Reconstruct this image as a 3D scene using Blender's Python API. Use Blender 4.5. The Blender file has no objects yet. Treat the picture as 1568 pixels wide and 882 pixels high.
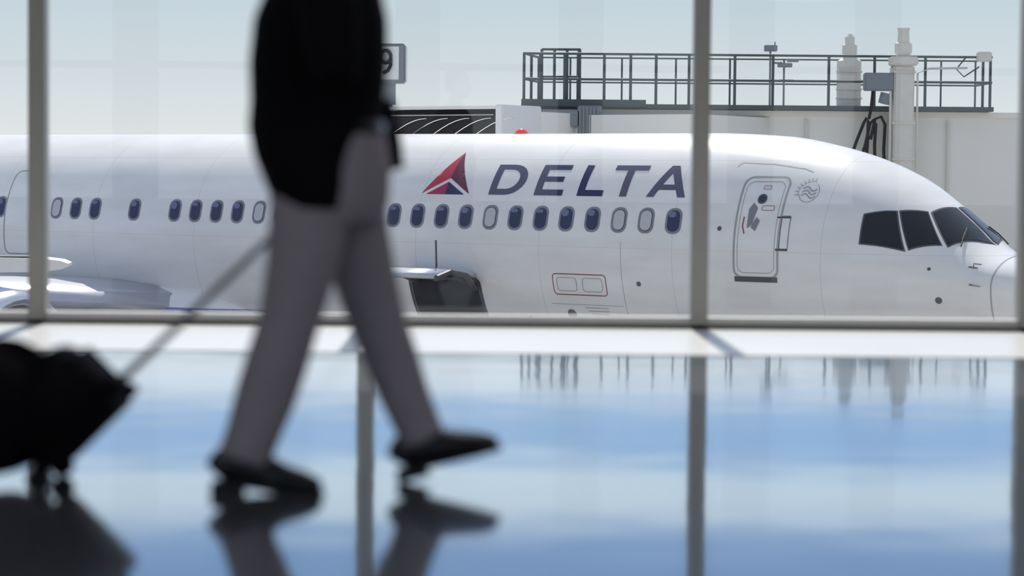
import bpy, bmesh, math, random
from mathutils import Vector, Matrix
random.seed(4)
SC=bpy.context.scene
try:
    SC.view_settings.view_transform='Standard'
except Exception: pass

# ------------------------------------------------------------ materials
def mat(name,col,rough=.5,metal=0,spec=.5,coat=0,noise=0,nscale=4,emit=None,bump=0):
    m=bpy.data.materials.new(name);m.use_nodes=True
    nt=m.node_tree;b=nt.nodes['Principled BSDF']
    b.inputs['Base Color'].default_value=(*col,1)
    b.inputs['Roughness'].default_value=rough
    b.inputs['Metallic'].default_value=metal
    b.inputs['Specular IOR Level'].default_value=spec
    b.inputs['Coat Weight'].default_value=coat
    tc=nt.nodes.new('ShaderNodeTexCoord')
    n=nt.nodes.new('ShaderNodeTexNoise');n.inputs['Scale'].default_value=nscale
    n.inputs['Detail'].default_value=4
    nt.links.new(tc.outputs['Object'],n.inputs['Vector'])
    if noise>0:
        r=nt.nodes.new('ShaderNodeMix');r.data_type='RGBA'
        r.inputs[6].default_value=(*[c*(1-noise) for c in col],1)
        r.inputs[7].default_value=(*[min(1,c*(1+noise)) for c in col],1)
        nt.links.new(n.outputs['Fac'],r.inputs[0])
        nt.links.new(r.outputs[2],b.inputs['Base Color'])
    if bump>0:
        bp=nt.nodes.new('ShaderNodeBump');bp.inputs['Strength'].default_value=bump
        nt.links.new(n.outputs['Fac'],bp.inputs['Height'])
        nt.links.new(bp.outputs['Normal'],b.inputs['Normal'])
    if emit:
        b.inputs['Emission Color'].default_value=(*emit[0],1);b.inputs['Emission Strength'].default_value=emit[1]
    return m
M={}
M['navy']=mat('navy_paint',(.010,.016,.085),.35)
M['redL']=mat('red_paint',(.50,.03,.06),.35)
M['redD']=mat('dark_red_paint',(.13,.012,.045),.35)
M['redM']=mat('crimson_paint',(.38,.02,.08),.35)
M['redO']=mat('marking_red_brown',(.26,.07,.07),.4)
M['seam']=mat('seam_grey',(.36,.36,.36),.5)
M['seaml']=mat('emblem_grey',(.30,.31,.34),.5)
M['gutter']=mat('rain_gutter_grey',(.55,.55,.55),.5)
M['dseam']=mat('seam_dark',(.08,.08,.085),.5)
M['winframe']=mat('window_frame_metal',(.24,.24,.26),.4,.3)
M['winglass']=mat('cabin_window_glass',(.015,.022,.075),.12,coat=.2)
M['shade']=mat('window_shade',(.52,.52,.53),.5)
M['shadeh']=mat('window_shade_half',(.14,.17,.28),.5)
M['cock']=mat('cockpit_glass',(.012,.016,.022),.12,spec=.35)
M['black']=mat('black_rubber',(.012,.012,.013),.55)
M['hood']=mat('hood_fabric',(.03,.03,.032),.7,spec=.2)
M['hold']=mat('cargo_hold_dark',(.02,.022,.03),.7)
M['steel']=mat('galvanised_steel',(.30,.33,.34),.5,.3,noise=.1)
M['railg']=mat('rail_painted_green_grey',(.09,.115,.115),.6,noise=.1,spec=.2)
M['cream']=mat('cream_panel',(.86,.83,.76),.6,noise=.03,nscale=1)
M['creamd']=mat('cream_post',(.70,.67,.60),.6,noise=.08,nscale=6)
M['greyb']=mat('grey_box_paint',(.22,.25,.27),.5)
M['chrome']=mat('polished_metal',(.75,.76,.78),.15,1)
M['tarmac']=mat('concrete_apron',(.40,.38,.35),.9,noise=.12,nscale=.3)
M['red']=mat('beacon_red',(.7,.02,.02),.2,emit=((1,.05,.03),.3))
M['white']=mat('white_enamel',(.75,.75,.75),.4)

def paint():
    m=mat('fuselage_white_paint',(.78,.78,.77),.26,coat=.3)
    nt=m.node_tree;b=nt.nodes['Principled BSDF']
    tc=[n for n in nt.nodes if n.type=='TEX_COORD'][0]
    sx=nt.nodes.new('ShaderNodeSeparateXYZ');nt.links.new(tc.outputs['Object'],sx.inputs[0])
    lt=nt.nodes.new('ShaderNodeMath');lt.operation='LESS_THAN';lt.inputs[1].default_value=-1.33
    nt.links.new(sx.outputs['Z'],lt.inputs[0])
    def joints(sock,per,wid):
        a=nt.nodes.new('ShaderNodeMath');a.operation='PINGPONG';a.inputs[1].default_value=per/2
        nt.links.new(sock,a.inputs[0])
        c=nt.nodes.new('ShaderNodeMath');c.operation='LESS_THAN';c.inputs[1].default_value=wid
        nt.links.new(a.outputs[0],c.inputs[0]);return c
    j=joints(sx.outputs['X'],2.54,.007)
    j2=joints(sx.outputs['Z'],1.42,.004)
    mx=nt.nodes.new('ShaderNodeMath');mx.operation='MAXIMUM'
    nt.links.new(j.outputs[0],mx.inputs[0]);nt.links.new(j2.outputs[0],mx.inputs[1])
    mp=nt.nodes.new('ShaderNodeMapping');mp.inputs['Scale'].default_value=(.35,.35,1.6)
    nt.links.new(tc.outputs['Object'],mp.inputs['Vector'])
    no=nt.nodes.new('ShaderNodeTexNoise');no.inputs['Scale'].default_value=2.2;no.inputs['Detail'].default_value=6
    nt.links.new(mp.outputs[0],no.inputs['Vector'])
    c1=nt.nodes.new('ShaderNodeMix');c1.data_type='RGBA'
    c1.inputs[6].default_value=(.68,.665,.63,1);c1.inputs[7].default_value=(.91,.90,.88,1)
    nt.links.new(no.outputs['Fac'],c1.inputs[0])
    c2=nt.nodes.new('ShaderNodeMix');c2.data_type='RGBA';c2.inputs[7].default_value=(.66,.65,.64,1)
    nt.links.new(mx.outputs[0],c2.inputs[0]);nt.links.new(c1.outputs[2],c2.inputs[6])
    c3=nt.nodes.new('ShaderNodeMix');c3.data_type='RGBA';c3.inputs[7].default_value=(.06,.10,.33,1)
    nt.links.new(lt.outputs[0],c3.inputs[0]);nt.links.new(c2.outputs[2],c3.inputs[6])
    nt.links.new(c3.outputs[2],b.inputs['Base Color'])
    return m
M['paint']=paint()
M['engine']=mat('engine_blue_paint',(.05,.09,.30),.2,coat=.6)
M['wing']=mat('wing_grey',(.55,.57,.62),.3,.2,coat=.2)

# ------------------------------------------------------------ helpers
def link(o,parent=None):
    SC.collection.objects.link(o)
    if parent: o.parent=parent
    return o
def empty(name,mw=None):
    e=bpy.data.objects.new(name,None);e.empty_display_size=.2;link(e)
    if mw is not None: e.matrix_world=mw
    return e
def mesh(name,v,f,m,parent=None,smooth=False):
    me=bpy.data.meshes.new(name);me.from_pydata([tuple(p) for p in v],[],f);me.update()
    me.materials.append(M[m])
    if smooth:
        for p in me.polygons: p.use_smooth=True
    return link(bpy.data.objects.new(name,me),parent)
class B:
    def __init__(s): s.v=[];s.f=[]
    def add(s,v,f):
        o=len(s.v);s.v+= [Vector(p) for p in v];s.f+=[tuple(i+o for i in q) for q in f];return s
    def box(s,x0,x1,y0,y1,z0,z1,mt=None,bev=0):
        bm=bmesh.new();bmesh.ops.create_cube(bm,size=1)
        for w in bm.verts: w.co=Vector(((x0+x1)/2+w.co.x*(x1-x0),(y0+y1)/2+w.co.y*(y1-y0),(z0+z1)/2+w.co.z*(z1-z0)))
        if bev: bmesh.ops.bevel(bm,geom=bm.edges[:],offset=bev,segments=2,affect='EDGES')
        bm.verts.index_update()
        v=[w.co.copy() for w in bm.verts];f=[tuple(x.index for x in p.verts) for p in bm.faces];bm.free()
        if mt is not None: v=[mt@p for p in v]
        return s.add(v,f)
    def tube(s,pts,rad,n=12,up=Vector((0,1,0)),cap=True):
        pts=[Vector(p) for p in pts];k=len(pts)
        if not isinstance(rad,list): rad=[(rad,rad)]*k
        rad=[r if isinstance(r,tuple) else (r,r) for r in rad]
        v=[]
        for i in range(k):
            t=(pts[min(i+1,k-1)]-pts[max(i-1,0)]).normalized()
            u0=Vector(up)
            if abs(t.dot(u0))>.95: u0=Vector((1,0,0)) if abs(t.x)<.9 else Vector((0,0,1))
            a=t.cross(u0).normalized();b=a.cross(t).normalized()
            for j in range(n):
                th=2*math.pi*j/n
                v.append(pts[i]+a*math.cos(th)*rad[i][0]+b*math.sin(th)*rad[i][1])
        f=[(i*n+j,i*n+(j+1)%n,(i+1)*n+(j+1)%n,(i+1)*n+j) for i in range(k-1) for j in range(n)]
        if cap: f+=[tuple(range(n))[::-1],tuple((k-1)*n+j for j in range(n))]
        return s.add(v,f)
    def hloft(s,secs,n=24,p=2.0):
        v=[]
        for cx,cy,z,rx,ry in secs:
            for j in range(n):
                th=2*math.pi*j/n;c,d=math.cos(th),math.sin(th)
                v.append((cx+rx*math.copysign(abs(c)**(2/p),c),cy+ry*math.copysign(abs(d)**(2/p),d),z))
        k=len(secs)
        f=[(i*n+j,i*n+(j+1)%n,(i+1)*n+(j+1)%n,(i+1)*n+j) for i in range(k-1) for j in range(n)]
        f+=[tuple(range(n))[::-1],tuple((k-1)*n+j for j in range(n))]
        return s.add(v,f)
    def ball(s,c,r,n=12,m=8):
        if not isinstance(r,tuple): r=(r,r,r)
        v=[(c[0],c[1],c[2]-r[2])]
        for i in range(1,m):
            ph=-math.pi/2+math.pi*i/m
            for j in range(n):
                th=2*math.pi*j/n
                v.append((c[0]+r[0]*math.cos(ph)*math.cos(th),c[1]+r[1]*math.cos(ph)*math.sin(th),c[2]+r[2]*math.sin(ph)))
        v.append((c[0],c[1],c[2]+r[2]))
        f=[(0,1+(j+1)%n,1+j) for j in range(n)]
        f+=[(1+i*n+j,1+i*n+(j+1)%n,1+(i+1)*n+(j+1)%n,1+(i+1)*n+j) for i in range(m-2) for j in range(n)]
        L=len(v)-1
        f+=[(1+(m-2)*n+j,1+(m-2)*n+(j+1)%n,L) for j in range(n)]
        return s.add(v,f)
    def obj(s,name,m,parent=None,smooth=False):
        o=mesh(name,s.v,s.f,m,parent,smooth)
        bm=bmesh.new();bm.from_mesh(o.data);bmesh.ops.recalc_face_normals(bm,faces=bm.faces[:]);bm.to_mesh(o.data);bm.free()
        return o
def remesh(o,vox,it=4):
    r=o.modifiers.new('remesh','REMESH');r.mode='VOXEL';r.voxel_size=vox;r.use_smooth_shade=True
    s=o.modifiers.new('smooth','SMOOTH');s.iterations=it;s.factor=.5

# ------------------------------------------------------------ AIRPLANE
ALPHA=math.radians(34.8);NOSE=6.2
D=[0,.1,.3,.7,1.24,1.5,1.8,2.3,2.87,4.0,5.2,6.5,8,26,30,36,40.3]
TOP=[-.6,-.40,-.27,-.12,.03,.15,.42,.82,1.21,1.62,1.83,1.88,1.88,1.88,1.88,1.78,1.5]
BOT=[-.6,-.85,-1.02,-1.25,-1.45,-1.53,-1.6,-1.7,-1.8,-1.95,-2.05,-2.1,-2.12,-2.12,-1.7,-.1,.9]
HW=[0,.3,.52,.83,1.1,1.2,1.29,1.42,1.54,1.71,1.82,1.87,1.88,1.88,1.75,1.0,.25]
MID=[-.6,-.6,-.58,-.52,-.45,-.42,-.38,-.3,-.22,-.1,-.03,0,0,0,.1,.8,1.2]
Qs=[math.sqrt(d) for d in D]
def pchip(xs,ys,x):
    if x<=xs[0]: return ys[0]
    if x>=xs[-1]: return ys[-1]
    n=len(xs)
    dl=[(ys[i+1]-ys[i])/(xs[i+1]-xs[i]) for i in range(n-1)]
    def m(i):
        if i==0: return dl[0]
        if i==n-1: return dl[-1]
        if dl[i-1]*dl[i]<=0: return 0
        return 2*dl[i-1]*dl[i]/(dl[i-1]+dl[i])
    for i in range(n-1):
        if x<=xs[i+1]:
            h=xs[i+1]-xs[i]; t=(x-xs[i])/h
            return ((1+2*t)*(1-t)**2*ys[i]+t*(1-t)**2*h*m(i)+t*t*(3-2*t)*ys[i+1]+t*t*(t-1)*h*m(i+1))
def sec(s):
    q=math.sqrt(max(0,NOSE-s));return [pchip(Qs,A,q) for A in (TOP,BOT,HW,MID)]
def hull_phi(s,phi,off=0.0,side=1):
    t,b,h,m=sec(s);t2,b2,h2,m2=sec(s-.04)
    def P(t,b,h,m,s,ph):
        sn=math.sin(ph);return Vector((s,-h*math.cos(ph),m+((t-m) if sn>0 else (m-b))*sn))
    p=P(t,b,h,m,s,phi)
    ds_=P(t2,b2,h2,m2,s-.04,phi)-p
    dp=P(t,b,h,m,s,phi+.01)-P(t,b,h,m,s,phi-.01)
    n=ds_.cross(dp).normalized()
    if n.dot(Vector((0,p.y,p.z-m)))<0: n=-n
    p=p+n*off
    if side<0:p.y=-p.y
    return p
def hull(s,z,off=0.0,side=1):
    t,b,h,m=sec(s);rr=(t-m) if z>m else (m-b)
    return hull_phi(s,math.asin(max(-.999,min(.999,(z-m)/rr))),off,side)
PLM=Matrix.Translation((3.59,39.9,-.31))@Matrix.Rotation(-ALPHA,4,'Z')
PL=empty('airplane',PLM)
N=96
ds=[0.0005]+[(i*0.0625)**2 for i in range(1,46)]+[8,9,10,12,15,20,26,28,30,32,34,36,38,39.5,40.3]
v=[];f=[]
for d in ds:
    t,b,h,m=sec(NOSE-d)
    for j in range(N):
        a=2*math.pi*j/N;sn=math.sin(a)
        v.append((NOSE-d,-h*math.cos(a),m+((t-m) if sn>0 else (m-b))*sn))
for i in range(len(ds)-1):
    for j in range(N): f.append((i*N+j,i*N+(j+1)%N,(i+1)*N+(j+1)%N,(i+1)*N+j))
f.append(tuple(range(N)));f.append(tuple((len(ds)-1)*N+j for j in range(N))[::-1])
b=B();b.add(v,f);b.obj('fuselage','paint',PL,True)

class Decal:
    def __init__(s,mode='z'): s.v=[];s.f=[];s.mode=mode
    def poly(s,pts,off=.005,side=1,step=.07):
        bm=bmesh.new()
        vs=[bm.verts.new((p[0],p[1],0)) for p in pts]
        bm.faces.new(vs)
        for ax in (0,1):
            lo=min(p[ax] for p in pts);hi=max(p[ax] for p in pts)
            k=int((hi-lo)/step)
            for i in range(1,k+1):
                co=[0,0,0];co[ax]=lo+(hi-lo)*i/(k+1);no=[0,0,0];no[ax]=1
                bmesh.ops.bisect_plane(bm,geom=bm.verts[:]+bm.edges[:]+bm.faces[:],plane_co=co,plane_no=no)
        bmesh.ops.triangulate(bm,faces=bm.faces[:])
        bm.verts.index_update();o=len(s.v)
        for w in bm.verts:
            z=w.co.y
            if s.mode=='phi': s.v.append(hull_phi(w.co.x,z,off,side));continue
            if s.mode=='arc': z=1.88*math.sin(z/1.88)
            s.v.append(hull(w.co.x,z,off,side))
        for p in bm.faces: s.f.append(tuple(x.index+o for x in p.verts))
        bm.free();return s
    def stroke(s,pts,w,closed=False,off=.005,side=1):
        n=len(pts);L=[];R=[]
        for i in range(n):
            a=Vector(pts[(i-1)%n]) if (closed or i>0) else None
            c=Vector(pts[(i+1)%n]) if (closed or i<n-1) else None
            p=Vector(pts[i]);d=Vector((0,0))
            if a is not None and (p-a).length>0:d+=(p-a).normalized()
            if c is not None and (c-p).length>0:d+=(c-p).normalized()
            d.normalize();nn=Vector((-d.y,d.x))*w/2
            L.append(p+nn);R.append(p-nn)
        for i in range(n if closed else n-1):
            j=(i+1)%n;s.poly([L[i],L[j],R[j],R[i]],off,side,.1)
        return s
    def obj(s,name,m): return mesh(name,s.v,s.f,m,PL,True)
def rrect(cx,cz,w,h,r,n=5):
    out=[]
    for (sx,sz,a0) in ((1,1,0),(-1,1,90),(-1,-1,180),(1,-1,270)):
        for i in range(n+1):
            a=math.radians(a0+90*i/n)
            out.append((cx+sx*(w/2-r)+r*math.cos(a),cz+sz*(h/2-r)+r*math.sin(a)))
    return out
wf=Decal();wg=Decal();wsd=Decal();wsh=Decal()
shades={27:.3,26:1,25:1,24:.3,23:.35,22:.2,21:.2,20:1,19:.3,18:.2,17:.2,16:.2,10:1,0:1,1:.2,2:.2,4:.3,6:.4,7:.2,8:.25,9:.3}
for k in range(-22,28):
    if k in (3,5,-1,-2,-4,-9,-10): continue
    s_=(k-27)*.508
    for side in (1,-1):
        wf.poly(rrect(s_,.45,.295,.41,.125),.004,side,.12)
        wg.poly(rrect(s_,.45,.22,.335,.10),.008,side,.12)
        sh=shades.get(k,random.choice([.2,.3,1,.4]))
        H=.31*sh
        if sh==1: wsd.poly(rrect(s_,.45,.205,.315,.092),.011,side,.12)
        else: wsh.poly(rrect(s_-.03,.45+.15-H/2,.13,H,min(.045,H/2.2)),.011,side,.12)
wf.obj('cabin_window_frames','winframe');wg.obj('cabin_window_panes','winglass');wsd.obj('cabin_window_shades','shade');wsh.obj('cabin_window_half_shades','shadeh')
R_=math.radians
cg=Decal('phi');cf=Decal('phi')
panes=[[(3.13,31.8),(3.54,42.0),(3.79,17.8),(3.15,14.4)],
       [(3.60,43.8),(3.90,57.0),(4.26,36.0),(3.87,20.4)],
       [(3.96,60.0),(4.06,87.0),(4.68,87.0),(4.36,39.5)]]
for pn_ in panes:
    cs=sum(p[0] for p in pn_)/4;ca=sum(p[1] for p in pn_)/4
    for side in (1,-1):
        cf.poly([(cs+(p[0]-cs)*1.10,R_(ca+(p[1]-ca)*1.09)) for p in pn_],.006,side,.08)
        cg.poly([(p[0],R_(p[1])) for p in pn_],.012,side,.08)
cf.obj('cockpit_window_frames','dseam');cg.obj('cockpit_windows','cock')
wp=B()
for side in (1,-1):
    pts=[hull_phi(4.50,R_(46),.03,side),hull_phi(4.44,R_(60),.03,side),hull_phi(4.38,R_(72),.03,side)]
    wp.tube(pts,.012,6)
wp.obj('windscreen_wipers','black',PL)
T=Decal('arc')
a0,a1,W=.855,1.475,.135
def rect(x0,x1,y0,y1): T.poly([(x0,y0),(x1,y0),(x1,y1),(x0,y1)],.006)
x=-3.70
outr=[(x,a0),(x+.32,a0)]+[(x+.32+.36*math.sin(t_),(a0+a1)/2-(a1-a0)/2*math.cos(t_)) for t_ in [math.pi*i/12 for i in range(1,12)]]+[(x+.32,a1),(x,a1)]
inr=[(x+W,a0+.11),(x+.31,a0+.11)]+[(x+.31+.22*math.sin(t_),(a0+a1)/2-((a1-a0)/2-.11)*math.cos(t_)) for t_ in [math.pi*i/12 for i in range(1,12)]]+[(x+.31,a1-.11),(x+W,a1-.11)]
n=len(outr)
for i in range(n):
    j=(i+1)%n;T.poly([outr[i],outr[j],inr[j],inr[i]],.006)
x=-2.78
rect(x,x+W,a0,a1)
for (b0,b1,l) in ((a0,a0+.11,.56),((a0+a1)/2-.05,(a0+a1)/2+.055,.50),(a1-.11,a1,.56)): rect(x+W,x+l,b0,b1)
x=-1.93;rect(x,x+W,a0,a1);rect(x+W,x+.5,a0,a0+.11)
x=-1.36;rect(x,x+.64,a1-.11,a1);rect(x+.32-W/2,x+.32+W/2,a0,a1-.11)
x=-.60;w=.72;c=x+w/2
T.poly([(x,a0),(x+.14,a0),(c+.0,a1-.16),(c,a1),(c-.07,a1)],.006)
T.poly([(x+w,a0),(c+.07,a1),(c,a1),(c,a1-.16),(x+w-.14,a0)],.006)
rect(x+.16,x+w-.16,a0+.13,a0+.23)
T.obj('airline_lettering','navy')
cx=-4.60;hw=.50;bz=.83;ht=.70
U=Decal();U.poly([(cx-hw,bz),(cx-.0,bz+.27),(cx,bz+ht)],.006);U.obj('emblem_upper_left','redL')
U=Decal();U.poly([(cx+hw,bz),(cx,bz+ht),(cx,bz+.27)],.006);U.obj('emblem_upper_right','redD')
U=Decal();U.poly([(cx-.40,bz-.01),(cx,bz-.01),(cx,bz+.2)],.006);U.obj('emblem_lower_left','redM')
U=Decal();U.poly([(cx+.40,bz-.01),(cx,bz+.2),(cx,bz-.01)],.006);U.obj('emblem_lower_right','navy')
DX,DZ=1.47,.38
SE=Decal()
SE.stroke(rrect(DX,DZ,.74,1.56,.13),.03,True);SE.stroke(rrect(DX,DZ,.62,1.42,.11),.008,True)
SE.obj('door_outline','seam')
GU=Decal();GU.stroke([(.83,1.33),(.90,1.40),(1.45,1.38),(1.95,1.31),(2.1,1.26)],.018);GU.obj('door_rain_gutter','gutter')
DK=Decal()
DK.poly([(DX-.36,-.47),(DX+.36,-.47),(DX+.36,-.39),(DX-.36,-.39)],.012)
DK.poly(rrect(DX,.82,.15,.15,.07),.008)
DK.stroke(rrect(1.93,.30,.14,.52,.02),.010,True)
DK.stroke([(1.80,.04),(2.0,.04)],.035);DK.stroke([(1.78,.54),(2.0,.54)],.025)
DK.obj('door_details','dseam')
dw=Decal();dw.poly(rrect(DX,.82,.09,.09,.042),.012);dw.obj('door_window','winglass')
hh=Decal()
hh.poly([(1.30,.36),(1.38,.43),(1.43,.68),(1.35,.76),(1.29,.66)],.007)
hh.poly([(1.36,.38),(1.44,.32),(1.50,.48),(1.44,.54)],.007)
hh.obj('door_handle_recess','winframe')
rd=Decal()
rd.stroke([(1.26,.28),(1.22,.40),(1.23,.54)],.02);rd.stroke(rrect(1.60,.68,.20,.07,.02),.008,True);rd.stroke(rrect(1.50,1.0,.12,.05,.01),.007,True)
rd.stroke(rrect(-1.78,-.62,1.03,.34,.06),.016,True)
rd.obj('red_markings','redO')
pn=Decal();pn.stroke(rrect(-2.03,-.62,.38,.22,.05),.01,True);pn.stroke(rrect(-1.53,-.62,.38,.22,.05),.01,True)
pn.stroke([(-.95,-1.1),(-.95,.1)],.006)
pn.stroke([(-2.4,-.95),(-1.0,-.95)],.006)
for i in range(3): pn.stroke([(-1.75+.05*i,-1.0-.05*i),(-1.3,-1.0-.05*i)],.012)
pn.stroke(rrect(-14.75,.35,.70,1.6,.13),.025,True)
pn.obj('service_panels','seam')
pt=Decal()
for (s_,z,r) in ((-.64,-.57,.04),(.83,.35,.035),(-2.04,-1.12,.085),(-2.9,-1.25,.07),(4.34,-.67,.05),(4.2,-.2,.025)):
    pt.poly(rrect(s_,z,2*r,2*r,r*.95),.007)
for (a_,b_) in ((4.78,-.17),(4.84,-.43)): pt.stroke([(a_-.06,b_+.01),(a_+.06,b_-.01)],.02)
pt.obj('ports','dseam')
pb=B()
for (a_,b_) in ((4.78,-.17),(4.84,-.43)):
    p0=hull(a_,b_);p1=hull(a_,b_,.09);pb.tube([p0,p1,p1+Vector((.12,0,-.01))],.012,6,(0,0,1))
pb.obj('pitot_probes','steel',PL)
rs=Decal('phi');rs.stroke([(5.08,R_(a)) for a in range(-90,91,6)],.018);rs.stroke([(5.08,R_(a)) for a in range(-90,91,6)],.018,side=-1)
rs.obj('radome_seam','seam')
sk=Decal();sc_,sz_=2.18,.93
for i in range(3):
    sk.stroke([(sc_-.11+.22*t_/8,sz_+.055-.055*i+.035*math.sin(t_/8*2*math.pi)) for t_ in range(9)],.02)
sk.stroke([(sc_+.15*math.cos(R_(a)),sz_+.15*math.sin(R_(a))) for a in range(-170,60,15)],.010)
for a in range(80,200,16):
    c_=math.cos(R_(a));s2=math.sin(R_(a))
    sk.stroke([(sc_+.17*c_,sz_+.17*s2),(sc_+.22*c_,sz_+.22*s2)],.012)
    sk.stroke([(sc_+.17*c_-.02*s2,sz_+.17*s2+.02*c_),(sc_+.17*c_+.02*s2,sz_+.17*s2-.02*c_)],.010)
sk.obj('alliance_emblem','seaml')

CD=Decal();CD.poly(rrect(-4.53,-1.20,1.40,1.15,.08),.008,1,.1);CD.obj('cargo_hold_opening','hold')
CF=Decal();CF.stroke(rrect(-4.53,-1.20,1.47,1.21,.1),.05,True,off=.01);CF.obj('cargo_door_frame','dseam')
prof=[];hz=-.56;hy=-1.80
for i in range(9):
    u=i/8;prof.append((hy-.02-1.12*u,hz+.05+.10*math.sin(u*math.pi)+.02*u))
n=len(prof);v=[]
for (y,z) in prof:
    for s_ in (-5.22,-3.84): v.append((s_,y,z))
for (y,z) in prof:
    for s_ in (-5.22,-3.84): v.append((s_,y,z-.07))
f=[]
for i in range(n-1):
    f.append((2*i,2*i+1,2*i+3,2*i+2));o=2*n;f.append((o+2*i,o+2*i+2,o+2*i+3,o+2*i+1))
    f.append((2*i,2*i+2,o+2*i+2,o+2*i));f.append((2*i+1,o+2*i+1,o+2*i+3,2*i+3))
f.append((0,2*n,2*n+1,1));f.append((2*n-2,2*n-1,4*n-1,4*n-2))
b=B();b.add(v,f).obj('cargo_door_panel','wing',PL,True)
b=B()
for s_ in (-5.08,-4.53,-3.98):
    b.tube([(s_,hy+.0,hz-.1),(s_,hy-.5,hz+.02),(s_,hy-1.0,hz+.0)],.045,8,(1,0,0))
b.tube([(-3.86,hy-.0,hz-.2),(-3.84,hy-.3,hz+.02),(-3.83,hy-.8,hz+.10),(-3.83,hy-1.15,hz+.02)],.05,8,(1,0,0))
b.tube([(-4.28,hy-.55,hz+.1),(-4.29,hy-.56,hz+.62)],.016,6,(1,0,0))
b.obj('cargo_door_arms','dseam',PL)
b=B();b.ball((-4.2,0,1.89),(.11,.11,.08));b.tube([(-4.2,0,1.83),(-4.2,0,1.89)],.14,16,(1,0,0));b.obj('beacon','red',PL,True)

def wing(side):
    v=[];n=20;secs=[(1.2,-10.3,8.2,-1.35,.13),(3.5,-11.6,7.0,-1.2,.12),(7,-13.5,4.9,-.9,.11),(19,-20.0,1.7,.2,.10)]
    for (y,le,c,z,t) in secs:
        for j in range(n):
            a=2*math.pi*j/n;xx=(1-math.cos(a))/2
            yt=t*c*.5*(abs(math.sin(a))**.8)*(1.2-.7*xx)*(1 if math.sin(a)>0 else -.7)
            v.append((le-xx*c,side*y,z+yt))
    f=[(i*n+j,i*n+(j+1)%n,(i+1)*n+(j+1)%n,(i+1)*n+j) for i in range(3) for j in range(n)]
    f.append(tuple((3)*n+j for j in range(n)));f.append(tuple(range(n))[::-1])
    b=B();b.add(v,f);b.obj('wing','wing',PL,True)
    ex=-9.7;ey=side*6.5;ez=-2.12
    def rev(pr,nm,m):
        n=32;v=[]
        for (x,r) in pr:
            for j in range(n):
                a=2*math.pi*j/n;v.append((ex+x,ey+r*math.cos(a),ez+r*math.sin(a)))
        f=[(i*n+j,i*n+(j+1)%n,(i+1)*n+(j+1)%n,(i+1)*n+j) for i in range(len(pr)-1) for j in range(n)]
        b=B();b.add(v,f);b.obj(nm,m,PL,True)
    rev([(-.9,.95),(-.3,.98),(-.05,1.06),(0,1.13),(-.06,1.22),(-.3,1.29)],'engine_inlet_lip','chrome')
    rev([(-.3,1.29),(-1.2,1.38),(-2.5,1.32),(-4.2,1.02),(-4.6,.9),(-4.4,.7)],'engine_nacelle','engine')
    rev([(-.6,.02),(-.8,.3),(-.9,.95)],'engine_fan','dseam')
    rev([(-4.2,.7),(-5.4,.45),(-5.9,.05)],'engine_exhaust','steel')
    p=B();p.add([(ex-1,ey-.12,ez+1.2),(ex-1,ey+.12,ez+1.2),(ex-5,ey+.12,ez+.6),(ex-5,ey-.12,ez+.6),(ex-2.5,ey-.1,ez+1.5),(ex-2.5,ey+.1,ez+1.5),(ex-6,ey+.1,ez+1.3),(ex-6,ey-.1,ez+1.3)],
        [(0,1,2,3),(4,5,6,7),(0,1,5,4),(1,2,6,5),(2,3,7,6),(3,0,4,7)]);p.obj('engine_pylon','paint',PL)
    b=B();v=[]
    for (y,le,c,z) in ((.5,-28.5,4.2,1.0),(7.5,-32.5,1.6,1.6)):
        for j in range(20):
            a=2*math.pi*j/20;xx=(1-math.cos(a))/2;v.append((le-xx*c,side*y,z+.05*c*math.sin(a)))
    b.add(v,[(j,(j+1)%20,20+(j+1)%20,20+j) for j in range(20)]+[tuple(range(20)),tuple(range(20,40))]);b.obj('tailplane','wing',PL,True)
    b=B();b.tube([(-17,side*3.4,-1.6),(-17,side*3.6,-3.9)],.16,12,(1,0,0))
    b.obj('main_gear_strut','steel',PL,True)
    w=B()
    for dx in (-.6,.6):
        for dy in (-.4,.4):
            w.tube([(-17+dx,side*3.6+dy-.17,-3.85),(-17+dx,side*3.6+dy-.14,-3.85),(-17+dx,side*3.6+dy+.14,-3.85),(-17+dx,side*3.6+dy+.17,-3.85)],[(.40,.40),(.54,.54),(.54,.54),(.40,.40)],24,(0,0,1))
    w.obj('main_gear_wheels','black',PL,True)
wing(-1);wing(1)
b=B();v=[];n=20
for (z,le,c) in ((1.6,-24.5,7.0),(9.2,-31.0,2.8)):
    for j in range(n):
        a=2*math.pi*j/n;xx=(1-math.cos(a))/2;v.append((le-xx*c,.06*c*math.sin(a),z))
b.add(v,[(j,(j+1)%n,n+(j+1)%n,n+j) for j in range(n)]+[tuple(range(n)),tuple(range(n,2*n))]);b.obj('tail_fin','navy',PL,True)
b=B();b.tube([(.6,0,-1.9),(.8,0,-3.95)],.1,12,(1,0,0));b.obj('nose_gear_strut','steel',PL,True)
b=B()
for dy in (-.25,.25): b.tube([(.8,dy-.1,-3.95),(.8,dy-.08,-3.95),(.8,dy+.08,-3.95),(.8,dy+.1,-3.95)],[(.32,.32),(.44,.44),(.44,.44),(.32,.32)],24,(0,0,1))
b.obj('nose_gear_wheels','black',PL,True)
b=B()
b.tube([(-8.6,0,-1.45),(-10,0,-1.45),(-12,0,-1.45),(-18,0,-1.45),(-21,0,-1.45)],[(.35,1.2),(.75,1.85),(.9,2.15),(.9,2.2),(.3,1.2)],32,(0,1,0))
b.obj('wing_body_fairing','paint',PL,True)

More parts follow.
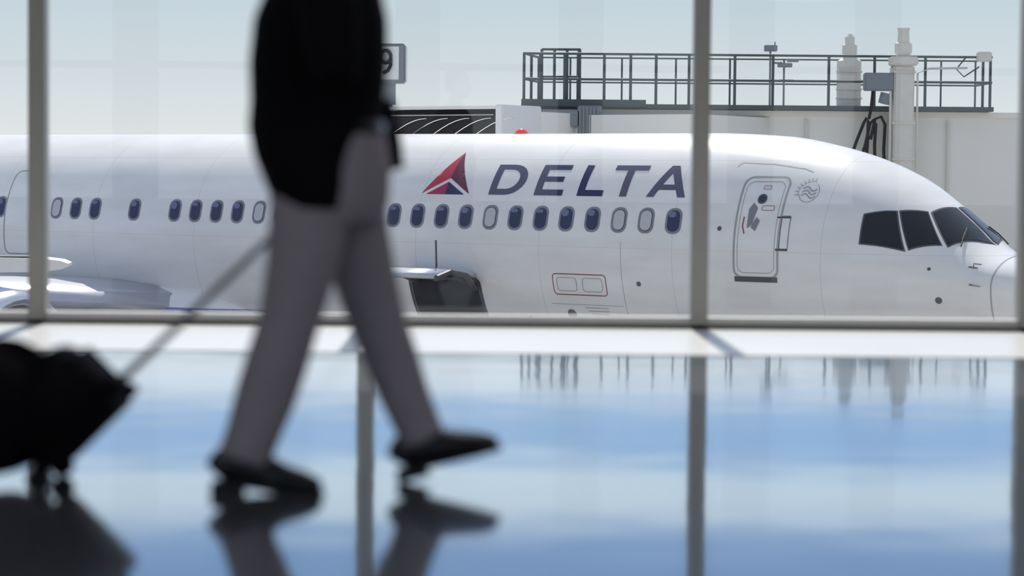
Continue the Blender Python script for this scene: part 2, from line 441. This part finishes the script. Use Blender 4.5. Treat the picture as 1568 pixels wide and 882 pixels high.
BL=empty('belt_loader')
BM=Matrix.Translation((-7.0,33.0,-.42))@Matrix.Rotation(math.radians(5),4,'Z')
b=B()
secs=[(.95,.02,.3),(.85,.06,.36),(.6,.09,.38),(0,.10,.38),(-3,.10,.38),(-6,.10,.38)]
v=[];f=[]
for (x_,h_,w_) in secs: v+=[BM@Vector((x_,-w_,h_)),BM@Vector((x_,w_,h_)),BM@Vector((x_,w_,-h_)),BM@Vector((x_,-w_,-h_))]
for i in range(5):
    for j in range(4): f.append((4*i+j,4*i+(j+1)%4,4*i+4+(j+1)%4,4*i+4+j))
f+=[(0,1,2,3),(20,21,22,23)]
b.add(v,f);b.obj('conveyor_boom','white',BL)
b=B();b.box(-6,.6,-.30,.30,.09,.115,BM);b.obj('conveyor_belt','black',BL)
b=B();b.box(-5.5,-1.5,-.8,.8,-3.9,-3.1,BM,.05);b.tube([BM@Vector((-2.0,0,-3.1)),BM@Vector((-1.6,0,-.1))],.08,8);b.tube([BM@Vector((-5.2,0,-3.1)),BM@Vector((-5.4,0,-.1))],.08,8);b.obj('loader_chassis','white',BL)
b=B()
for x_ in (-5,-2.1):
    for y_ in (-.75,.75):
        c0=BM@Vector((x_,y_-.12,-3.93));c1=BM@Vector((x_,y_+.12,-3.93));b.tube([c0,c1],.35,20,(0,0,1))
b.obj('loader_wheels','black',BL,True)

# ------------------------------------------------------------ JET BRIDGE
JB=empty('jet_bridge')
b=B();b.box(1.6,19,48,51,-1.1,2.13,bev=.03);b.box(1.5,19.1,47.93,51.05,2.05,2.16)
b.obj('bridge_tunnel','cream',JB)
b=B()
for x in [1.6+2.9*i for i in range(7)]: b.box(x,x+.05,47.97,48,-1.1,2.05)
b.box(1.6,19,47.9,48,-.9,-.75);b.obj('tunnel_ribs','creamd',JB)
b=B()
b.box(.15,9.45,47.7,49.5,2.17,2.26)
b.box(.15,2.6,47.62,47.72,2.2,2.34)
b.obj('walkway_deck','railg',JB)
b=B()
def rail(pts,zb,zt,posts,r=.026):
    for z in (zt,zb+(zt-zb)*.52): b.tube([Vector((p[0],p[1],z)) for p in pts],r,8,(0,0,1))
    for p in posts: b.tube([(p[0],p[1],zb),(p[0],p[1],zt)],r*1.1,8,(1,0,0))
rail([(.2,47.75),(9.4,47.75)],2.2,3.24,[(x,47.75) for x in (.2,.52,1.0,1.78,2.3,2.8,3.45,4.35,5.1,6.2,7.1,8.1,9.38)])
rail([(.5,49.4),(9.4,49.4)],2.2,3.24,[(x,49.4) for x in (.5,1.15,2.2,3.3,4.4,5.5,6.6,7.7,8.7,9.4)],.018)
rail([(.2,47.75),(.5,49.4)],2.2,3.24,[(.35,48.6)])
rail([(9.4,47.75),(9.4,49.4)],2.2,3.24,[(9.4,48.6)])
rail([(.55,47.9),(1.3,47.9),(1.3,49.2)],2.2,3.33,[(.55,47.9),(.8,47.9),(1.05,47.9),(1.3,47.9),(1.3,49.2)])
b.obj('walkway_railing','railg',JB)
CM=PLM
b=B();b.box(-8.9,-6.1,3.1,7.2,-.9,2.36,CM);b.box(-6.3,-3.4,4.6,7.6,-.9,2.33,CM);b.obj('bridge_cab','cream',JB)
b=B()
for i in range(9):
    y=2.02+i*.125
    b.box(-8.85+.02*(i%2),-6.15-.02*(i%2),y,y+.07,-.6,2.34+(.03 if i%2 else -.04),CM)
b.box(-8.8,-6.2,2.05,3.1,-.55,2.22,CM)
b.obj('accordion_hood','hood',JB)
b=B()
for i in range(5):
    s0=-8.6+.50*i
    pts=[CM@Vector((s0+.95*t_-.1,1.98,1.83+.36*math.sin(t_*math.pi/2)+.02)) for t_ in [k/6 for k in range(7)]]
    b.tube(pts,.012,6)
b.tube([CM@Vector((-8.8,1.98,2.27)),CM@Vector((-6.2,1.98,2.27))],.012,6)
b.obj('hood_hoops','chrome',JB)
b=B();b.box(-8.95,-6.05,1.96,3.2,2.38,2.44,CM);b.box(-6.14,-5.98,1.94,3.25,-.6,2.46,CM,.02);b.obj('hood_frame','white',JB)
b=B();b.box(.45,1.6,47.0,47.8,1.78,2.12,bev=.03);b.box(1.25,1.72,46.98,47.4,1.6,2.2,bev=.02)
for i in range(6): b.box(1.27+.07*i,1.30+.07*i,46.95,46.99,1.62,2.18)
b.obj('equipment_box','greyb',JB)
b=B()
b.box(7.42,7.82,47.3,47.68,-1.0,3.05,bev=.03)
b.box(7.36,7.88,47.25,47.72,3.05,3.22,bev=.02)
b.tube([(7.62,47.5,3.2),(7.62,47.5,3.3),(7.62,47.5,3.48),(7.62,47.5,3.5),(7.62,47.5,3.72),(7.62,47.5,3.78)],[.12,.17,.17,.12,.11,.13],16,(1,0,0))
b.tube([(6.72,48.6,2.2),(6.72,48.6,3.0),(6.72,48.6,3.18),(6.72,48.6,3.25)],[.24,.24,.24,.14],20,(1,0,0))
b.tube([(6.72,48.6,3.2),(6.72,48.6,3.3),(6.72,48.6,3.32),(6.72,48.6,3.5),(6.72,48.6,3.52),(6.72,48.6,3.66),(6.72,48.6,3.72)],[.12,.12,.15,.15,.10,.10,.05],16,(1,0,0))
b.box(6.3,7.15,48.5,48.7,2.75,2.80);b.box(9.1,9.38,47.6,47.8,3.15,3.34,bev=.02)
b.obj('bridge_masts','creamd',JB)
b=B()
for z in (2.42,2.6,2.78,2.95): b.tube([(6.72,48.6,z),(6.72,48.6,z+.03)],.265,20,(1,0,0))
for z in (1.2,1.9,2.9): b.box(7.40,7.84,47.28,47.70,z,z+.04)
b.tube([(7.36,47.35,.3),(7.36,47.35,3.0)],.025,8,(1,0,0))
b.tube([(7.90,47.45,1.0),(7.90,47.45,2.9),(8.15,47.6,3.0),(8.9,47.6,3.02)],.022,8,(1,0,0))
for x in (3.2,5.8,8.6,11.2,13.8): b.tube([(x,47.94,-1.0),(x,47.94,2.0)],.03,8,(1,0,0))
b.obj('bridge_conduits','creamd',JB)
b=B();b.box(6.85,7.42,47.3,47.6,2.55,2.9,bev=.02);b.box(4.95,5.2,47.9,48.1,3.33,3.45,bev=.01);b.tube([(5.07,48,2.2),(5.07,48,3.4)],.02,8,(1,0,0))
b.tube([(5.35,48,2.2),(5.35,48,3.1)],.015,8,(1,0,0));b.box(5.22,5.5,47.9,48.1,3.02,3.10,bev=.01)
b.box(5.10,5.30,47.9,48.0,3.08,3.12);b.box(5.40,5.62,47.9,48.0,3.12,3.17);b.tube([(5.16,48,3.45),(5.16,48,3.52)],.015,6,(1,0,0))
b.tube([(7.3,47.45,2.5),(7.25,47.45,2.3)],.12,10,(1,0,0))
b.obj('bridge_boxes','greyb',JB)
b=B()
def hose(pts): b.tube([(p[0],47.6,p[1]) for p in pts],.032,8)
hose([(6.62,1.2),(6.74,1.55),(6.88,1.92),(6.93,2.02),(6.97,1.95),(6.96,1.5),(6.93,1.0)])
hose([(6.80,1.1),(6.92,1.5),(7.0,1.9),(7.06,1.98),(7.12,1.9),(7.10,1.5),(7.12,.9)])
hose([(7.02,1.6),(7.10,2.0),(7.22,2.05),(7.30,1.9),(7.28,1.4),(7.32,.8)])
b.tube([(7.05,47.6,2.55),(7.02,47.6,2.2),(6.98,47.6,2.0)],.03,8)
b.tube([(8.9,47.7,3.25),(8.7,47.7,3.0),(8.85,47.7,2.85),(9.15,47.7,3.05)],.015,6)
b.obj('bridge_hoses','black',JB)
b=B()
for x in (4,16): b.box(x,x+.6,49.2,49.8,-4.7,-1.1)
b.obj('bridge_legs','steel',JB)
GS=empty('gate_number_sign')
b=B();b.box(-2.85,-2.12,47.2,47.9,2.62,3.38,bev=.03);b.box(-2.62,-2.32,47.4,47.7,2.2,2.62);b.obj('sign_box','greyb',GS)
b=B();b.box(-2.80,-2.24,47.17,47.2,2.68,3.32);b.box(-2.115,-2.09,47.27,47.85,2.68,3.32);b.obj('sign_face','white',GS)
b=B()
pts=[(-2.50+.105*math.cos(a),47.155,3.12+.12*math.sin(a)) for a in [2*math.pi*i/16 for i in range(17)]]
b.tube(pts,.035,6);b.tube([(-2.395,47.155,3.1),(-2.40,47.155,2.95),(-2.45,47.155,2.85),(-2.55,47.155,2.80)],.035,6)
b.obj('sign_digit','black',GS)
b=B();b.tube([(-2.47,47.6,-4.7),(-2.47,47.6,2.62)],.09,12,(1,0,0));b.obj('sign_post','steel',GS)

# ------------------------------------------------------------ ground / terminal
YW=13.8
b=B();b.box(-150,150,-150,300,-5.0,-4.7);b.obj('apron_ground','tarmac')
def floormat():
    m=bpy.data.materials.new('polished_floor');m.use_nodes=True;nt=m.node_tree
    for n in list(nt.nodes): nt.nodes.remove(n)
    o=nt.nodes.new('ShaderNodeOutputMaterial');mx=nt.nodes.new('ShaderNodeMixShader')
    d=nt.nodes.new('ShaderNodeBsdfDiffuse');g=nt.nodes.new('ShaderNodeBsdfGlossy');g2=nt.nodes.new('ShaderNodeBsdfGlossy');gm=nt.nodes.new('ShaderNodeMixShader')
    tc=nt.nodes.new('ShaderNodeTexCoord');n=nt.nodes.new('ShaderNodeTexNoise');n.inputs['Scale'].default_value=60;n.inputs['Detail'].default_value=3
    nt.links.new(tc.outputs['Object'],n.inputs['Vector'])
    cr=nt.nodes.new('ShaderNodeValToRGB');cr.color_ramp.elements[0].color=(.05,.055,.07,1);cr.color_ramp.elements[1].color=(.13,.14,.16,1)
    cr.color_ramp.elements[0].position=.4;cr.color_ramp.elements[1].position=.7
    nt.links.new(n.outputs['Fac'],cr.inputs[0]);nt.links.new(cr.outputs[0],d.inputs['Color'])
    g.inputs['Color'].default_value=(.94,.98,1,1);g.inputs['Roughness'].default_value=.05
    g2.inputs['Color'].default_value=(.94,.98,1,1);g2.inputs['Roughness'].default_value=.13
    gm.inputs[0].default_value=.3
    # very gentle polish waviness
    wv=nt.nodes.new('ShaderNodeTexNoise');wv.inputs['Scale'].default_value=2.2;wv.inputs['Detail'].default_value=1
    bp=nt.nodes.new('ShaderNodeBump');bp.inputs['Strength'].default_value=.35;bp.inputs['Distance'].default_value=.004
    nt.links.new(tc.outputs['Object'],wv.inputs['Vector']);nt.links.new(wv.outputs['Fac'],bp.inputs['Height'])
    nt.links.new(bp.outputs['Normal'],g.inputs['Normal']);nt.links.new(bp.outputs['Normal'],g2.inputs['Normal'])
    nt.links.new(g.outputs[0],gm.inputs[1]);nt.links.new(g2.outputs[0],gm.inputs[2])
    lw=nt.nodes.new('ShaderNodeFresnel');lw.inputs['IOR'].default_value=2.9
    nt.links.new(lw.outputs[0],mx.inputs[0]);nt.links.new(d.outputs[0],mx.inputs[1]);nt.links.new(gm.outputs[0],mx.inputs[2])
    nt.links.new(mx.outputs[0],o.inputs[0]);return m
M['floor']=floormat()
M['border']=mat('light_terrazzo_border',(.60,.61,.61),.32,spec=.3,noise=.08,nscale=40)
M['wall']=mat('terminal_wall',(.45,.44,.42),.7,noise=.04)
M['ceil']=mat('terminal_ceiling',(.55,.55,.55),.8,noise=.03)
M['alu']=mat('anodised_mullion',(.33,.33,.31),.45,.2,noise=.05)
M['alud']=mat('sill_metal_shaded',(.13,.13,.13),.5,.1,noise=.05)  # sill bar metal with its shade put into the colour
M['alul']=mat('sill_metal_light',(.70,.70,.68),.4,.1,noise=.05)
M['ext']=mat('terminal_exterior',(.5,.49,.47),.8,noise=.05)
b=B();b.box(-10,10,-5,YW+.1,-.3,0);b.obj('floor','floor')
b=B();b.box(-10,10,11.75,YW-.06,-.02,.003);b.obj('floor_border','border')
b=B();b.box(-10,10,-5,YW+.1,5,5.3);b.obj('ceiling','ceil')
b=B();b.box(-10.2,-10,-5,YW+.1,0,5);b.obj('wall_left','wall')
b=B();b.box(10,10.2,-5,YW+.1,0,5);b.obj('wall_right','wall')
b=B();b.box(-10.2,10.2,-5.2,-5,0,.5);b.box(-10.2,10.2,-5.2,-5,3.9,5)
for x in [-10.2,-7.9,-5.4,-3.3,-1.6,.6,2.9,4.6,6.9,9.6]: b.box(x,x+.6,-5.2,-5,.5,3.9)
b.box(-10.2,10.2,-5.17,-5.03,2.25,2.35)
b.obj('wall_back','wall')
b=B();b.box(-60,60,YW+.12,YW+.3,-4.7,-.32);b.obj('wall_exterior','ext')
XM=[-9.98,-8.31,-6.44,-4.57,-2.70,-.83,1.065,2.93,4.80,6.67,8.54,9.98]
fr=empty('window_frame')
b=B()
for x in XM: b.box(x-.047,x+.047,YW-.10,YW+.05,.0,5,bev=.008)
b.obj('mullions','alu',fr)
b=B();b.box(-10,10,YW-.06,YW+.05,.028,.068,bev=.006);b.box(-10,10,YW-.08,YW+.05,2.9,2.97,bev=.01);b.box(-10,10,YW-.07,YW+.05,4.92,5);b.obj('transoms','alul',fr)
b=B();b.box(-10,10,YW-.10,YW+.05,0,.028);b.obj('sill_shaded_front','alud',fr)  # dark strip painting the shaded lower front of the sill bar
def glass():
    m=bpy.data.materials.new('window_glass');m.use_nodes=True;nt=m.node_tree
    for n in list(nt.nodes): nt.nodes.remove(n)
    o=nt.nodes.new('ShaderNodeOutputMaterial');mx=nt.nodes.new('ShaderNodeMixShader')
    t=nt.nodes.new('ShaderNodeBsdfTransparent');t.inputs[0].default_value=(.985,.99,.99,1)
    g=nt.nodes.new('ShaderNodeBsdfGlossy');g.inputs['Roughness'].default_value=.01
    fz=nt.nodes.new('ShaderNodeFresnel');fz.inputs['IOR'].default_value=1.85
    nt.links.new(fz.outputs[0],mx.inputs[0]);nt.links.new(t.outputs[0],mx.inputs[1]);nt.links.new(g.outputs[0],mx.inputs[2])
    nt.links.new(mx.outputs[0],o.inputs[0]);return m
M['glass']=glass()
for i in range(len(XM)-1):
    mesh('window_%d'%(i+1),[(XM[i]+.03,YW,.05),(XM[i+1]-.03,YW,.05),(XM[i+1]-.03,YW,4.95),(XM[i]+.03,YW,4.95)],[(0,1,2,3)],'glass')

# ------------------------------------------------------------ PERSON
M['jacket']=mat('black_wool',(.007,.007,.009),.9,spec=.1,noise=.2,nscale=40)
M['trouser']=mat('grey_wool_trousers',(.40,.365,.40),.85,spec=.2,noise=.12,nscale=30)
M['shirt']=mat('brown_shirt',(.035,.028,.03),.8)
M['shoe']=mat('black_leather',(.01,.01,.011),.35,coat=.2)
M['skin']=mat('skin',(.42,.25,.18),.5,noise=.08,nscale=12)
M['hair']=mat('dark_hair',(.02,.013,.01),.6,noise=.3,nscale=60)
PE=empty('walking_traveler',Matrix.Translation((0,0,0)))
b=B()
b.hloft([(-.50,6.70,.74,.135,.155),(-.49,6.70,.80,.150,.175),(-.485,6.70,.88,.148,.178),(-.485,6.70,.96,.138,.170),(-.50,6.70,1.04,.125,.160)],28,2.2)
b.tube([(-.54,6.62,.86),(-.565,6.60,.70),(-.575,6.59,.62),(-.61,6.58,.46),(-.640,6.57,.36),(-.668,6.57,.27),(-.696,6.565,.185),(-.728,6.56,.090)],
       [(.11,.10),(.105,.10),(.098,.095),(.084,.085),(.086,.082),(.085,.08),(.077,.075),(.072,.072)],20)
b.tube([(-.47,6.78,.86),(-.445,6.80,.70),(-.410,6.81,.567),(-.372,6.82,.44),(-.335,6.83,.34),(-.305,6.835,.255),(-.262,6.84,.155),(-.245,6.84,.12)],
       [(.11,.10),(.10,.10),(.090,.092),(.080,.084),(.077,.08),(.072,.075),(.066,.068),(.066,.068)],20)
o=b.obj('trousers','trouser',PE,True);remesh(o,.011,5)
b=B();b.hloft([(-.495,6.70,1.0,.125,.15),(-.50,6.70,1.15,.135,.165),(-.505,6.70,1.30,.135,.175),(-.51,6.70,1.42,.10,.13),(-.505,6.70,1.49,.062,.064)],28,2.2)
o=b.obj('shirt','shirt',PE,True);remesh(o,.012,3)
b=B()
b.hloft([(-.535,6.70,.775,.108,.195),(-.545,6.70,.83,.132,.208),(-.558,6.70,.92,.158,.212),(-.555,6.70,1.0,.178,.205),(-.540,6.70,1.07,.187,.20),(-.538,6.70,1.18,.192,.215),(-.533,6.70,1.30,.184,.225),(-.525,6.70,1.38,.158,.215),(-.52,6.70,1.44,.10,.16),(-.515,6.70,1.475,.075,.085)],32,2.3)
b.tube([(-.38,6.86,1.08),(-.36,6.875,1.0),(-.345,6.88,.94),(-.330,6.88,.885)],[(.045,.03),(.04,.022),(.036,.02),(.026,.018)],12)
b.tube([(-.52,6.50,1.40),(-.515,6.46,1.33),(-.50,6.41,1.22),(-.47,6.385,1.12)],[(.07,.068),(.066,.064),(.06,.06),(.056,.056)],16)
b.tube([(-.47,6.385,1.12),(-.455,6.39,1.18),(-.455,6.43,1.30),(-.465,6.50,1.43)],[(.056,.056),(.055,.055),(.048,.048),(.040,.040)],16)
b.tube([(-.52,6.90,1.40),(-.56,6.93,1.30),(-.62,6.95,1.17),(-.65,6.96,1.10),(-.665,6.955,1.0),(-.672,6.945,.90),(-.668,6.935,.83)],
       [(.07,.068),(.066,.064),(.06,.06),(.057,.057),(.053,.053),(.047,.047),(.042,.042)],16)
o=b.obj('jacket','jacket',PE,True);remesh(o,.011,4)
b=B();b.hloft([(-.492,6.70,.985,.142,.170),(-.494,6.70,1.02,.140,.168)],28,2.2);b.obj('belt','shoe',PE,True)
def shoe(mt,name,drop):
    b=B()
    def dz(x): return -drop*max(0,min(1,(x+.0)/.12))
    secs=[(-.075,.030,.030,.030),(-.06,.045,.036,.045),(0,.055,.038,.058),(.06,.045,.038,.048),(.12,.036,.044,.036),(.17,.028,.042,.028),(.205,.018,.032,.020),(.222,.012,.014,.012)]
    pts=[mt@Vector((s_[0],0,s_[1]+.010+dz(s_[0]))) for s_ in secs]
    b.tube(pts,[(s_[3],s_[2]) for s_ in secs],16)
    b.tube([mt@Vector((-.03,0,.05)),mt@Vector((-.015,0,.10)),mt@Vector((-.015,0,.13))],[(.045,.036),(.04,.035),(.042,.036)],14)
    o=b.obj(name,'shoe',PE,True);remesh(o,.007,3)
    s=B()
    out=[(-.078,.018),(-.06,.034),(-.02,.036),(.04,.034),(.10,.043),(.15,.045),(.19,.036),(.218,.018),(.228,0)]
    full=out+[(x,-y) for x,y in out[::-1][1:]]
    n=len(full)
    for z in (0,.014):
        for (x,y) in full: s.v.append(mt@Vector((x,y,z+dz(x))))
    s.f=[tuple(range(n))[::-1],tuple(range(n,2*n))]+[(i,(i+1)%n,n+(i+1)%n,n+i) for i in range(n)]
    s.box(-.08,.01,-.033,.033,-.022,.004,mt)
    s.obj(name+'_sole','black',PE)
shoe(Matrix.Translation((-.735,6.56,.022)),'shoe_rear',.022)
shoe(Matrix.Translation((-.245,6.84,.041))@Matrix.Rotation(math.radians(-14),4,'Y'),'shoe_front',.0)
def hand(mt,name,flip=1):
    b=B()
    b.tube([mt@Vector(p) for p in ((0,0,.10),(0,0,.075),(-.002,0,.045),(-.004,0,.01),(-.004,0,0))],[(.024,.027),(.022,.030),(.018,.040),(.014,.040),(.010,.036)],14)
    L=[.92,1.05,1.0,.8]
    for i,y in enumerate((.030,.010,-.010,-.029)):
        l=L[i];y*=flip
        pts=[(-.004,y*.9,.012),(-.005,y,-.008),(.0,y,-.030*l),(.020,y*1.0,-.044*l),(.036,y*.97,-.034*l),(.040,y*.95,-.018*l)]
        b.tube([mt@Vector(p) for p in pts],[.0095,.0095,.009,.0085,.008,.0065],10)
    pts=[(.004,.022*flip,.070),(.014,.038*flip,.045),(.028,.042*flip,.018),(.036,.034*flip,.000)]
    b.tube([mt@Vector(p) for p in pts],[.013,.012,.0105,.008],10)
    o=b.obj(name,'skin',PE,True);remesh(o,.0038,2)
hand(Matrix.Translation((-.676,6.925,.76)),'hand_left',-1)
hand(Matrix.Translation((-.47,6.565,1.545))@Matrix.Rotation(math.radians(195),4,'X')@Matrix.Rotation(math.radians(90),4,'Z'),'hand_right',1)
b=B();hx=-.485
b.hloft([(hx-.02,6.70,1.44,.058,.060),(hx-.018,6.70,1.50,.056,.058),(hx-.01,6.70,1.54,.060,.060)],24)
b.hloft([(hx+.035,6.70,1.525,.045,.040),(hx+.03,6.70,1.54,.068,.055),(hx+.012,6.70,1.575,.088,.068),(hx+.002,6.70,1.62,.096,.076),(hx-.002,6.70,1.67,.100,.080),(hx-.008,6.70,1.71,.098,.079),(hx-.012,6.70,1.745,.080,.066),(hx-.012,6.70,1.768,.045,.04)],28)
b.tube([(hx+.095,6.70,1.665),(hx+.112,6.70,1.635),(hx+.122,6.70,1.612),(hx+.10,6.70,1.60)],[.010,.012,.016,.012],10)
b.tube([(hx+.088,6.675,1.572),(hx+.104,6.70,1.574),(hx+.088,6.725,1.572)],[.007,.011,.007],8,(0,0,1))
b.ball((hx+.085,6.70,1.538),(.018,.022,.015))
for y in (6.62,6.78): b.ball((hx-.01,y,1.63),(.020,.010,.033))
o=b.obj('head','skin',PE,True);remesh(o,.006,3)
b=B()
for y in (6.668,6.732): b.ball((hx+.086,y,1.648),.011)
b.obj('eyes','white',PE,True)
b=B()
for y in (6.668,6.732): b.ball((hx+.094,y,1.648),.005); b.tube([(hx+.092,y-.015,1.668),(hx+.096,y,1.672),(hx+.092,y+.015,1.668)],.004,6,(0,0,1))
b.obj('pupils_and_brows','hair',PE,True)
b=B()
b.hloft([(hx-.045,6.70,1.58,.055,.060),(hx-.04,6.70,1.62,.068,.078),(hx-.032,6.70,1.67,.080,.086),(hx-.018,6.70,1.71,.095,.087),(hx-.012,6.70,1.75,.088,.076),(hx-.012,6.70,1.782,.050,.045)],28)
o=b.obj('hair','hair',PE,True);remesh(o,.007,2)
b=B();b.box(-.508,-.432,6.585,6.595,1.53,1.67,bev=.003);b.obj('mobile_phone','black',PE)

# ------------------------------------------------------------ SUITCASE
M['bag']=mat('black_nylon',(.006,.006,.008),.9,spec=.1,noise=.3,nscale=50,bump=.1)
SU=empty('rolling_suitcase')
ex=Vector((.707,0,.707));ez=Vector((-.707,0,.707));ey=Vector((0,1,0))
MS=Matrix((( ex.x,0,ez.x,-1.262),(0,1,0,6.73),(ex.z,0,ez.z,.036),(0,0,0,1)))
b=B();b.box(0,.28,-.20,.20,0,.23,MS,.03);b.box(.03,.25,-.16,.16,.22,.255,MS,.015)
b.obj('case_shell','bag',SU,True)
b=B()
for y in (-.205,.165): b.box(-.01,.29,y,y+.04,.01,.05,MS,.008)
b.box(.26,.305,-.09,.09,.03,.09,MS,.012)
b.obj('case_trim','bag',SU)
b=B()
for y in (-.17,.17): b.tube([(-1.285,6.73+y-.015,.034),(-1.285,6.73+y+.015,.034)],.034,16,(0,0,1))
b.obj('wheels','black',SU,True)
b=B()
b.tube([(-1.43,6.73+y,.205) for y in (-.23,-.21,-.15,0,.15,.21,.23)],[(.06,.06),(.12,.12),(.165,.165),(.175,.175),(.165,.165),(.12,.12),(.06,.06)],24,(0,0,1))
for y in (-.07,.07): b.tube([(-1.43+.165*math.sin(a),6.73+y,.205+.19*math.cos(a)) for a in [R_(q_) for q_ in range(-60,61,15)]],.012,8,(0,0,1))
b.obj('strapped_soft_bag','bag',SU,True)
M['handle']=mat('handle_grey',(.20,.20,.23),.4,.5)
b=B()
base=MS@Vector((.27,0,.06))
hc=Vector((-.655,6.925,.725));dv=(hc-base)
for y in (-.055,.055):
    b.tube([base+Vector((0,y,0)),base+dv*.5+Vector((0,y,0)),hc+Vector((0,y*.95,0))],[.009,.008,.007],8)
b.tube([hc+Vector((0,-.065,0)),hc+Vector((0,.065,0))],.013,10,(0,0,1))
b.obj('telescopic_handle','handle',SU,True)

# ------------------------------------------------------------ LIGHT / WORLD / CAMERA
w=bpy.data.worlds.new('sky');SC.world=w;w.use_nodes=True;nt=w.node_tree
bg=nt.nodes['Background']
tc=nt.nodes.new('ShaderNodeTexCoord');sx=nt.nodes.new('ShaderNodeSeparateXYZ');nt.links.new(tc.outputs['Generated'],sx.inputs[0])
mxx=nt.nodes.new('ShaderNodeMath');mxx.operation='MAXIMUM';mxx.inputs[1].default_value=0;nt.links.new(sx.outputs['Z'],mxx.inputs[0])
sq=nt.nodes.new('ShaderNodeMath');sq.operation='SQRT';nt.links.new(mxx.outputs[0],sq.inputs[0])
mp=nt.nodes.new('ShaderNodeMapping');mp.inputs['Scale'].default_value=(3.5,3.5,18);nt.links.new(tc.outputs['Generated'],mp.inputs[0])
no=nt.nodes.new('ShaderNodeTexNoise');no.inputs['Scale'].default_value=2.2;no.inputs['Detail'].default_value=3;nt.links.new(mp.outputs[0],no.inputs['Vector'])
ma=nt.nodes.new('ShaderNodeMath');ma.operation='MULTIPLY_ADD';ma.inputs[1].default_value=.024;nt.links.new(no.outputs['Fac'],ma.inputs[0]);
sb=nt.nodes.new('ShaderNodeMath');sb.operation='SUBTRACT';sb.inputs[1].default_value=.012;nt.links.new(sq.outputs[0],sb.inputs[0]);nt.links.new(sb.outputs[0],ma.inputs[2])
cr=nt.nodes.new('ShaderNodeValToRGB');nt.links.new(ma.outputs[0],cr.inputs[0])
stops=[(0,(.80,.82,.81)),(.13,(.78,.82,.82)),(.272,(.58,.69,.76)),(.280,(1.35,1.4,1.42)),(.296,(1.2,1.3,1.4)),(.316,(.42,.76,1.28)),(.340,(.48,.80,1.30)),(.352,(1.3,1.5,1.6)),(.374,(1.25,1.45,1.6)),(.388,(.40,.70,1.22)),(.43,(.38,.63,1.12)),(.50,(.50,.62,.86)),(1,(.47,.55,.72))]
els=cr.color_ramp.elements
els[0].position=0;els[0].color=(*stops[0][1],1);els[1].position=1;els[1].color=(*stops[-1][1],1)
for p,c_ in stops[1:-1]:
    e=els.new(p);e.color=(*c_,1)
my=nt.nodes.new('ShaderNodeMapRange');my.inputs['From Min'].default_value=-1;my.inputs['From Max'].default_value=.8;my.inputs['To Min'].default_value=.72;my.inputs['To Max'].default_value=1.0
nt.links.new(sx.outputs['Y'],my.inputs['Value'])
nt.links.new(cr.outputs[0],bg.inputs['Color']);nt.links.new(my.outputs[0],bg.inputs['Strength'])
L=bpy.data.lights.new('sun','SUN');L.energy=5.2;L.angle=math.radians(.6);L.color=(1,.95,.87)
lo=link(bpy.data.objects.new('sun',L))
sd=Vector((-.01,.64,.76)).normalized()
lo.rotation_euler=sd.to_track_quat('Z','Y').to_euler();lo.location=(0,20,40)
for i,(x,y) in enumerate(((-4,2),(4,2),(0,9))):  # added fill lamps, out of view, to brighten trousers and mullions
    A=bpy.data.lights.new('fill_light','AREA');A.energy=45;A.size=2;A.color=(1,.95,.95)
    a=link(bpy.data.objects.new('fill_light',A));a.location=(x,y,4.9)
cam=link(bpy.data.objects.new('camera',bpy.data.cameras.new('camera')))
cam.data.lens=85;cam.data.sensor_width=36;cam.data.clip_end=1000
cam.matrix_world=Matrix.Translation((0,0,.88))@Matrix.Rotation(math.radians(90-2.72),4,'X')@Matrix.Rotation(math.radians(.5),4,'Z')
cam.data.dof.use_dof=True;cam.data.dof.focus_distance=39;cam.data.dof.aperture_fstop=1.6
SC.camera=cam
